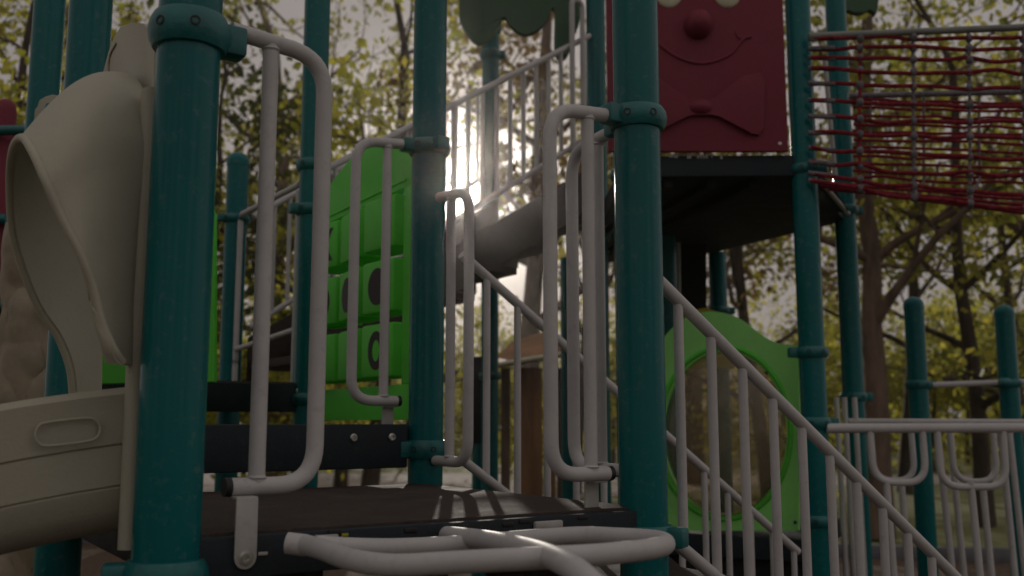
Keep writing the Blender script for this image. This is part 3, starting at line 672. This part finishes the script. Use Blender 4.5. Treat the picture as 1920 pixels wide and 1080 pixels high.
# ------------------------------------------------------------------ rope net bridge
net = thing('rope_net_bridge', 'red rope net bridge with grey top rails on the right side', 'rope bridge', tuple(W(1720, 390, 4.8)))
J, K = POST['J'], POST['K']
NL0, NL1 = 1524, 2120
def netpt(px, py, far): return W(px, py, (5.15 if far else 4.30)-(px-1524)*.00012)
link('top_rail', T([netpt(1516, 68, 0), netpt(1920, 51, 0), netpt(2120, 43, 0)], .016, seg=14), 'darktube', net)
link('top_rail', T([netpt(1590, 180, 1), netpt(1920, 172, 1), netpt(2120, 167, 1)], .016, seg=14), 'ropegrey', net)
# near side ropes: height at the left post, at x=1920 (measured along the photographed span)
near = [(74, 70, 74), (90, 90, 91), (107, 112, 113), (128, 136, 136), (156, 164, 167), (189, 196, 200), (219, 228, 229), (249, 256, 258), (277, 290, 300), (303, 322, 332), (325, 350, 366), (338, 372, 392)]
def sag(pts, amp=.004):
    out = []
    for p in pts: out.append(p+V(0, random.uniform(-amp, amp)*2, random.uniform(-amp, amp)))
    return out
for (a, b, c) in near:
    P = [netpt(x, y+random.uniform(-2, 2), 0) for x, y in ((1520, a), (1565, a+.25*(b-a)), (1612, a+.5*(b-a)), (1662, b-1+.0*a), (1712, b), (1765, b+.2*(c-b)), (1815, b+.5*(c-b)), (1868, c), (1920, c), (1990, c-2), (2060, c-5), (2110, c-12))]
    link('red_rope', T(catmull(sag(P, .006), 4), .0098, seg=8), 'rope', net)
    q = P[0]; link('rope_sleeve', T(catmull([q+V(-.012, 0, 0), q.lerp(P[1], .5), P[1]], 4), .0112, seg=8), 'ropegrey', net)
far = [(190, 193), (203, 208), (218, 224), (234, 238), (247, 254), (262, 270), (276, 286), (292, 300), (306, 316), (320, 332), (332, 346)]
for (a, c) in far:
    P = [netpt(x, a+(c-a)*(x-1600)/320+random.uniform(-2, 2), 1) for x in range(1600, 2121, 52)]
    link('red_rope', T(catmull(sag(P), 4), .0085, seg=8), 'rope', net)
for k, (f0, dd0) in enumerate([(.2, 0), (.4, 0), (.6, 0), (.8, 0)]):
    P = []
    for x in range(1535, 2121, 58):
        t = min(1, (x-1535)/385); yn = 345+(402-345)*t; yf = 335+(360-335)*t
        a, b = netpt(x, yn, 0), netpt(x, yf, 1); P.append(a.lerp(b, f0)-V(0, 0, .03*math.sin(PI*f0)))
    link('red_rope', T(catmull(sag(P), 4), .009, seg=8), 'rope', net)
for i, x in enumerate((1612, 1712, 1816, 1918, 2020)):
    ytop = 66-(x-1524)*.042; ys = []
    for (a, b, c) in near:
        t = (x-1520)/400; y = a+(b-a)*min(1, t*2) if t < .5 else b+(c-b)*min(1, (t-.5)*2); ys.append(y)
    P = [netpt(x+i*1.5*(k/12.), y, 0) for k, y in enumerate([ytop]+ys)]
    bm = bmesh.new(); tube(bm, catmull(sag(P, .003), 3), .0075, seg=8)
    cr = link('cross_rope', bm, 'rope' if i == 0 else 'ropegrey', net)
    for p in P[1:]:
        bm = bmesh.new(); lathe(bm, p+V(0, -.002, -.019), [(.005, 0), (.012, .004), (.0165, .013), (.0175, .019), (.0165, .025), (.012, .034), (.005, .038)], 12)
        link('rope_joint', bm, 'ropegrey', cr)
    P2 = [P[-1]]+[netpt(x+6, 345+(402-345)*min(1, (x-1535)/385), 0).lerp(netpt(x+6, 335+25*min(1, (x-1535)/385), 1), f)-V(0, 0, .035*math.sin(PI*f)) for f in (.15, .35, .6, .85)]
    P2 += [netpt(x+20, y, 1) for y in (340, 300, 260, 215, 180)]
    link('cross_rope', T(catmull(P2, 3), .0075, seg=8), 'ropegrey', net)
# short grey struts where the net meets the tower, and bridge footboard
root = thing('bridge_bracket', 'dark triangular steel bracket under the left end of the rope net', 'bracket', tuple(W(1550, 400, 4.6)))
bm = bmesh.new(); prism(bm, [W(1533, 322, 4.55), W(1560, 345, 4.75), W(1592, 395, 5.1), W(1565, 392, 5.1), W(1535, 372, 4.6)], V(.0, .06, 0), .004); link('gusset', bm, 'deckedge', root)
link('strut', T([W(1538, 340, 4.5), W(1590, 400, 5.2)], .012, seg=10), 'bracket', root)
link('upright_strut', T([W(1546, 110, 4.95), W(1566, 330, 4.95)], .012, seg=10), 'bracket', net)

# ------------------------------------------------------------------ right hand low guard rails
root = thing('loop_ladder', 'horizontal grey rail with hanging U-shaped loops at lower right', 'railing', tuple(W(1740, 1060, 4.4)))
def q_(px, py, D=4.35): return W(px, py, D)
link('top_rail', T([q_(1549, 803), q_(2060, 802)], .021, seg=16), 'tube', root)
for x0, x1, y, DD in ((1630, 1737, 905, 4.35), (1757, 1888, 913, 4.35), (1632, 1716, 901, 4.75), (1782, 1870, 903, 4.75)):
    a, b, c, d = q_(x0, 806, DD), q_(x0+8, y, DD), q_(x1, y, DD), q_(x1-8, 806, DD)
    link('hanging_loop', T(fillet([a, b, c, d], .09, 8), .0155 if DD < 4.5 else .0145, seg=14), 'tube', root)
for x0, x1, DD in ((1662, 1670, 4.35), (1690, 1696, 4.75), (1820, 1832, 4.35), (1842, 1850, 4.75), (1757, 1782, 4.8), (1780, 1800, 4.95), (1876, 1892, 4.9), (1892, 1912, 5.0)):
    link('upright', T([q_(x0, 905 if x0 in (1662, 1690, 1820, 1842) else 806, DD), V(gx(x1, DD), DD+.02, 0)], .0155, seg=14), 'tube', root)
link('top_rail', T([q_(1590, 790, 5.0), q_(2060, 792, 5.0)], .015, seg=12), 'tube', root)
for x0 in (1568, 1583, 1602):
    link('upright', T([q_(x0, 745, 5.0), V(gx(x0+6, 5.0), 5.0, 0)], .0135, seg=12), 'tube', root)
root = thing('guard_rail', 'thin grey rail joining the two round-topped posts at right', 'railing', tuple(W(1810, 722, 5.9)))
link('rail', T([W(1742, 722, 5.88), W(1880, 717, 5.97), W(2060, 712, 6.05)], .0175, seg=14), 'tube', root)
for x in (1738, 1884): 
    bm = bmesh.new(); lathe(bm, W(x, 722 if x < 1800 else 717, 5.88), [(.024, -.03), (.027, -.02), (.027, .02), (.02, .03)], 16, axis=(1, 0, 0)); link('end_socket', bm, 'clamp', root)
# mid-distance pieces seen between the stair balusters
root = thing('play_hut', 'small brown play hut with pale roof edge seen between stair balusters', 'playhouse', tuple(W(1010, 900, 7.5)))
bm = bmesh.new(); prism(bm, [W(925, 684, 7.4), W(1075, 660, 7.4), W(1060, 640, 7.9), W(1020, 622, 8.2), (W(960, 640, 8.2)), W(930, 670, 7.9)], (0, .02, -.03)); link('roof', bm, 'wood', root, smooth=False)
link('roof_edge', T([W(925, 685, 7.38), W(1075, 660, 7.38)], .018, seg=10), 'cream', root)
for x0, m_ in ((948, 'bark'), (985, 'wood'), (1006, 'wood'), (1030, 'wood'), (1052, 'bark')):
    bm = bmesh.new(); t_ = W(x0, 690, 7.6); box(bm, V(t_.x, t_.y, t_.z/2), V(.035 if m_ == 'bark' else .042, 0, 0), V(0, .02, 0), V(0, 0, t_.z/2), .004); link('wall_board', bm, m_, root)
root = thing('support_post', 'dark post with a wide black collar behind the left stair balusters', 'post', (gx(900, 6.5), 6.5, 0), 'dark posts under the upper deck')
bm = bmesh.new(); lathe(bm, V(gx(900, 6.5), 6.5, 0), [(.05, 0), (.05, H+.42)], 24); link('shaft', bm, 'teal', root)
bm = bmesh.new(); t_ = W(895, 750, 6.5); box(bm, t_, V(.07, 0, 0), V(0, .06, 0), V(0, 0, .28), .01); link('panel_box', bm, 'deck', root)
for x in (848, 858):
    pass
# dark posts below the front platform
for (x, D) in ((170, 2.0), (400, 3.3), (560, 2.9)):
    pass

# ------------------------------------------------------------------ ground
def sheet(name, pts, z, m, kind='structure', res=0, amp=0):
    bm = bmesh.new(); vs = [bm.verts.new(V(x, y, z)) for x, y in pts]; bm.faces.new(vs)
    o = link(name, bm, m, smooth=False, base=(0, 0, 0)); o['kind'] = kind; return o
sheet('ground', [(-400, -200), (400, -200), (400, 700), (-400, 700)], -.02, 'lawn')
sheet('mulch_bed', [(-7, -5), (7.5, -5), (7.5, 9.2), (4.0, 9.8), (-1, 11.5), (-7, 11)], -.01, 'mulch')
sheet('footpath', [(-60, 20.5), (-6, 19), (0, 17.5), (3, 18.5), (4.5, 21.5), (60, 24.5), (60, 28.5), (4, 25.5), (-6, 26.5), (-60, 26.5)], -.014, 'path')
bm = bmesh.new()
for a, b in (((7.5, -5), (7.5, 9.2)), ((7.5, 9.2), (4.0, 9.8)), ((4.0, 9.8), (-1, 11.5)), ((-1, 11.5), (-7, 11))):
    a, b = V(*a, 0), V(*b, 0); d = b-a; s = d.normalized().cross(V(0, 0, 1)); box(bm, (a+b)/2+V(0, 0, .05), d*.5, s*.06, V(0, 0, .07), .012)
o = link('kerb', bm, 'kerb'); o['kind'] = 'structure'

# ------------------------------------------------------------------ trees
cam_v = V(0, 0, H)
def leafcloud(bm, pts, size, n_per, spread, droop=.7, rng=random):
    for p, rad in pts:
        for _ in range(n_per):
            a = V(rng.gauss(0, 1), rng.gauss(0, 1), rng.gauss(0, .8))
            c = p+a*spread*rad
            if BAN is not None:
                dv = (c-BAN[0]); 
                if dv.normalized().dot(BAN[1]) > BAN[2]: continue
            L = size*rng.uniform(.6, 1.5); wd = L*rng.uniform(.22, .38)
            d = V(rng.gauss(0, 1), rng.gauss(0, 1), -droop*rng.uniform(.3, 2.2)).normalized()
            s = d.cross(V(rng.gauss(0, 1), rng.gauss(0, 1), rng.gauss(0, 1))).normalized()*wd
            v0 = bm.verts.new(c); v1 = bm.verts.new(c+d*L*.45+s); v2 = bm.verts.new(c+d*L); v3 = bm.verts.new(c+d*L*.45-s)
            bm.faces.new((v0, v1, v2, v3))
BAN = None
def grow(rng, base, h, r0, lean, n_limb, crown_lo, crown_w, fork=None):
    """trunk and limb polylines plus twig ends"""
    segs, tips = [], []
    def branch(p, d, L, r, depth):
        pts, rad = [p], [r]; n = 5; cur = p; dd = d.copy()
        for i in range(n):
            dd = (dd+V(rng.gauss(0, .16), rng.gauss(0, .16), rng.gauss(.03, .10))).normalized()
            cur = cur+dd*L/n; pts.append(cur); rad.append(r*(1-.62*(i+1)/n))
        segs.append((pts, rad))
        if depth == 0:
            tips.extend([(q, 1) for q in pts[2:]]); return
        for k in range(rng.choice((3, 4)) if depth > 1 else 4):
            i = rng.randint(2, n); nd = (dd*.6+V(rng.gauss(0, .7), rng.gauss(0, .7), rng.gauss(.15, .5))).normalized()
            branch(pts[i], nd, L*rng.uniform(.5, .72), rad[i]*.62, depth-1)
    pts, rad = [Vector(base)], [r0*1.15]; n = 8; d = V(lean[0], lean[1], 1).normalized(); cur = Vector(base)
    for i in range(n):
        d = (d+V(rng.gauss(0, .07), rng.gauss(0, .07), 0)).normalized(); cur = cur+d*h*.75/n; pts.append(cur); rad.append(r0*(1-.6*(i+1)/n))
    segs.append((pts, rad))
    for k in range(n_limb):
        t = crown_lo+(1-crown_lo)*(k+.5)/n_limb; i = min(n, int(t*n+.5)); a = k*2.4+rng.uniform(-.5, .5)
        nd = V(math.cos(a), math.sin(a), rng.uniform(.2, .9)).normalized()
        branch(pts[i], nd, crown_w*rng.uniform(.7, 1.1)*(1.1-.45*t), rad[i]*.55, 2)
    branch(pts[-1], d, crown_w*.8, rad[-1], 2)
    return segs, tips
def mesh_tree(seed, h, r0, lean, n_limb, lo, wdt, bark, leaf, lsize, nper, spread):
    rng = random.Random(seed); segs, tips = grow(rng, (0, 0, 0), h, r0, lean, n_limb, lo, wdt)
    bt = bmesh.new(); 
    for pts, rad in segs: tube(bt, pts, 0, seg=7 if rad[0] > .03 else 4, cap=False, radii=[max(.004, q) for q in rad])
    bc = bmesh.new(); leafcloud(bc, tips, lsize, nper, spread, rng=rng)
    mt, mc = bpy.data.meshes.new('trunk'), bpy.data.meshes.new('crown')
    for f in bt.faces: f.smooth = True
    bt.to_mesh(mt); bt.free(); mt.materials.append(M[bark]); print('leaves', len(bc.faces)); bc.to_mesh(mc); bc.free(); mc.materials.append(M[leaf])
    return mt, mc
def put_tree(meshes, name, label, cat, x, y, rz, s, group, leafover=None, zs=1):
    root = thing(name, label, cat, (x, y, 0), group); root.rotation_euler.z = rz; root.scale = (s, s, s*zs)
    for nm, me in zip(('trunk', 'crown'), meshes):
        o = bpy.data.objects.new(nm, me); COL.objects.link(o); o.parent = root
        if nm == 'crown' and name != 'shrub' and abs(x/y-math.tan(SUN_AZ)) < .35:
            # the break in the leaves through which the low sun reaches the platform
            o.data = me.copy(); mw = Matrix.Translation((x, y, 0)) @ Matrix.Rotation(rz, 4, 'Z') @ Matrix.Diagonal((s, s, s*zs, 1))
            b2 = bmesh.new(); b2.from_mesh(o.data); kill = []
            for f in b2.faces:
                p = mw @ f.calc_center_median(); c0 = V(-.02, 2.0, 1.62); q = p-c0; q = q-sd*q.dot(sd)
                if abs(q.x+.0) < .24 and abs(q.z) < .8: kill.append(f)
            bmesh.ops.delete(b2, geom=kill, context='FACES'); b2.to_mesh(o.data); b2.free()
        if leafover and nm == 'crown':
            o.material_slots[0].link = 'OBJECT'; o.material_slots[0].material = M[leafover]
    return root
gum = mesh_tree(11, 9, .17, (.05, .02), 9, .28, 2.5, 'bark', 'leafA', .125, 5, .17)
gum2 = mesh_tree(23, 8, .12, (-.08, .02), 9, .25, 2.3, 'barkdark', 'leafA', .12, 5, .17)
bush = mesh_tree(31, 3.0, .05, (0, 0), 9, .08, 1.5, 'barkdark', 'leafC', .11, 6, .20)
dense = mesh_tree(41, 7, .12, (0, 0), 11, .15, 2.2, 'barkdark', 'leafB', .14, 6, .22)
gt = 'eucalyptus trees behind the playground'
def T_(ms, px, D, rz, s, label, leaf=None, name='gum_tree', cat='tree', group=gt, zs=1): put_tree(ms, name, label, cat, (px-960)*D/1875, D, rz, s, group, leaf, zs)
T_(gum, 60, 15, .5, 1.05, 'tall gum tree behind the slide hood at far left')
T_(gum2, -60, 11, 2.0, .95, 'slim dark-barked tree at the left edge with bare forks', 'leafC')
T_(gum2, 250, 18, 3.1, 1.2, 'gum tree behind the nearest teal post')
T_(dense, 430, 14, 1.0, .95, 'dense dark tree behind the round-topped post', name='leafy_tree')
T_(gum, 520, 19, 2.2, 1.25, 'tall gum tree rising behind the large grab rail')
T_(gum2, 690, 13, .7, 1.05, 'airy yellow-green tree above the tic-tac-toe panel', 'leafC')
T_(dense, 640, 20, 4.0, 1.15, 'dark tree left of the sun, far behind the green panel', 'leafA', name='leafy_tree')
T_(gum, 985, 13, 4.4, 1.0, 'reddish-barked gum behind the upper stair railing', 'leafD')
T_(gum2, 1075, 19, 1.4, 1.2, 'gum tree behind the thin rail at the upper stair head')
T_(gum, 1300, 22, 5.2, 1.3, 'gum tree far behind the red face panel')
T_(gum2, 1440, 15, 3.9, 1.0, 'rusty-leaved tree seen beneath the high platform', 'leafD')
T_(gum, 1640, 11.5, 4.9, .95, 'large pale-barked gum trunk under the rope net', zs=1)
T_(gum2, 1690, 19, .2, 1.2, 'gum tree behind the middle of the rope net')
T_(gum2, 1835, 13, 5.0, 1.0, 'slim forked tree between the two round-topped posts')
T_(gum2, 1930, 19, 2.8, 1.15, 'loose tree behind the right end of the rope net', 'leafC')
T_(gum, 2080, 14, 1.1, 1.1, 'gum tree reaching in from beyond the right edge')
bl = [(-40, 13, 1.0), (150, 12, .9), (330, 16, 1.1), (455, 13, .85), (540, 27, 1.35), (660, 29, 1.3), (760, 30, 1.4), (905, 20, .8), (1010, 24, 1.1), (1150, 24, 1.2), (1450, 20, 1.0), (1560, 28, 1.4), (1650, 30, 1.4), (1745, 27, 1.35), (1810, 31, 1.5), (1880, 29, 1.35), (1990, 25, 1.3)]
desc = ['at the far left edge', 'behind the slide hood', 'behind the nearest teal post', 'below the round-topped post', 'left of the narrow teal post', 'under the tic-tac-toe panel', 'behind the centre teal post', 'between the first stair balusters', 'behind the small play hut', 'behind the thick teal post', 'right of the green bubble panel', 'behind the post beside the rope net', 'left of the first round-topped post', 'just right of the first round-topped post', 'behind the thin rail at right', 'left of the last round-topped post', 'beyond the right edge']
for i, ((px, D, s), t) in enumerate(zip(bl, desc)):
    T_(bush, px, D, i*1.7, s, 'yellow-green shrub '+t, ['leafC', 'leafA', 'leafC'][i % 3], name='shrub', cat='shrub', group='shrubs behind the playground')
# far wood reading as one mass
rng = random.Random(5); bm = bmesh.new(); BAN = None
pts = []
for k in range(520):
    x = rng.uniform(-42, 42); y = rng.uniform(38, 50); top = 2.6+2.6*abs(noise.noise(V(x*.09, 1, 0)))+1.2*noise.noise(V(x*.4, 4, 0))
    pts.append((V(x, y, rng.uniform(.2, top)), 1))
leafcloud(bm, pts, .42, 34, .75, rng=rng)
o = link('far_wood', bm, 'leafA', smooth=False, base=(0, 44, 0)); tag(o, 'far yellow-green line of bushes beyond the lawn', 'woodland', kind='stuff')

# unseen trees added behind the camera to cut low front light
for px_, y_, rz, s_ in ((-7, -10, .3, 1.0), (-2.5, -13, 2.2, 1.15), (3, -11, 4.1, 1.0), (8.5, -12, 5.3, 1.2), (-13, -7, 1.1, 1.1), (14, -6, 2.9, 1.1)):
    put_tree(dense, 'leafy_tree', 'dark leafy tree added out of view behind the camera', 'tree', px_, y_, rz, s_, 'unseen trees added behind the camera')
# thin haze volume added to spread a glow round the sun
bm = bmesh.new(); box(bm, (0, 22, 7), (60, 0, 0), (0, 45, 0), (0, 0, 8.1))
hz = link('haze', bm, 'tube', smooth=False, base=(0, 0, 0)); hz['kind'] = 'stuff'; hz['label'] = 'thin haze added to spread the sun glow'
hm = bpy.data.materials.new('sun_glow_haze'); hm.use_nodes = True; hn = hm.node_tree; hn.nodes.remove(hn.nodes['Principled BSDF'])
pv = hn.nodes.new('ShaderNodeVolumePrincipled'); pv.inputs['Color'].default_value = (1, .96, .93, 1)
pv.inputs['Density'].default_value = .0022; pv.inputs['Anisotropy'].default_value = .955
hn.links.new(pv.outputs[0], hn.nodes['Material Output'].inputs['Volume']); hz.data.materials[0] = hm
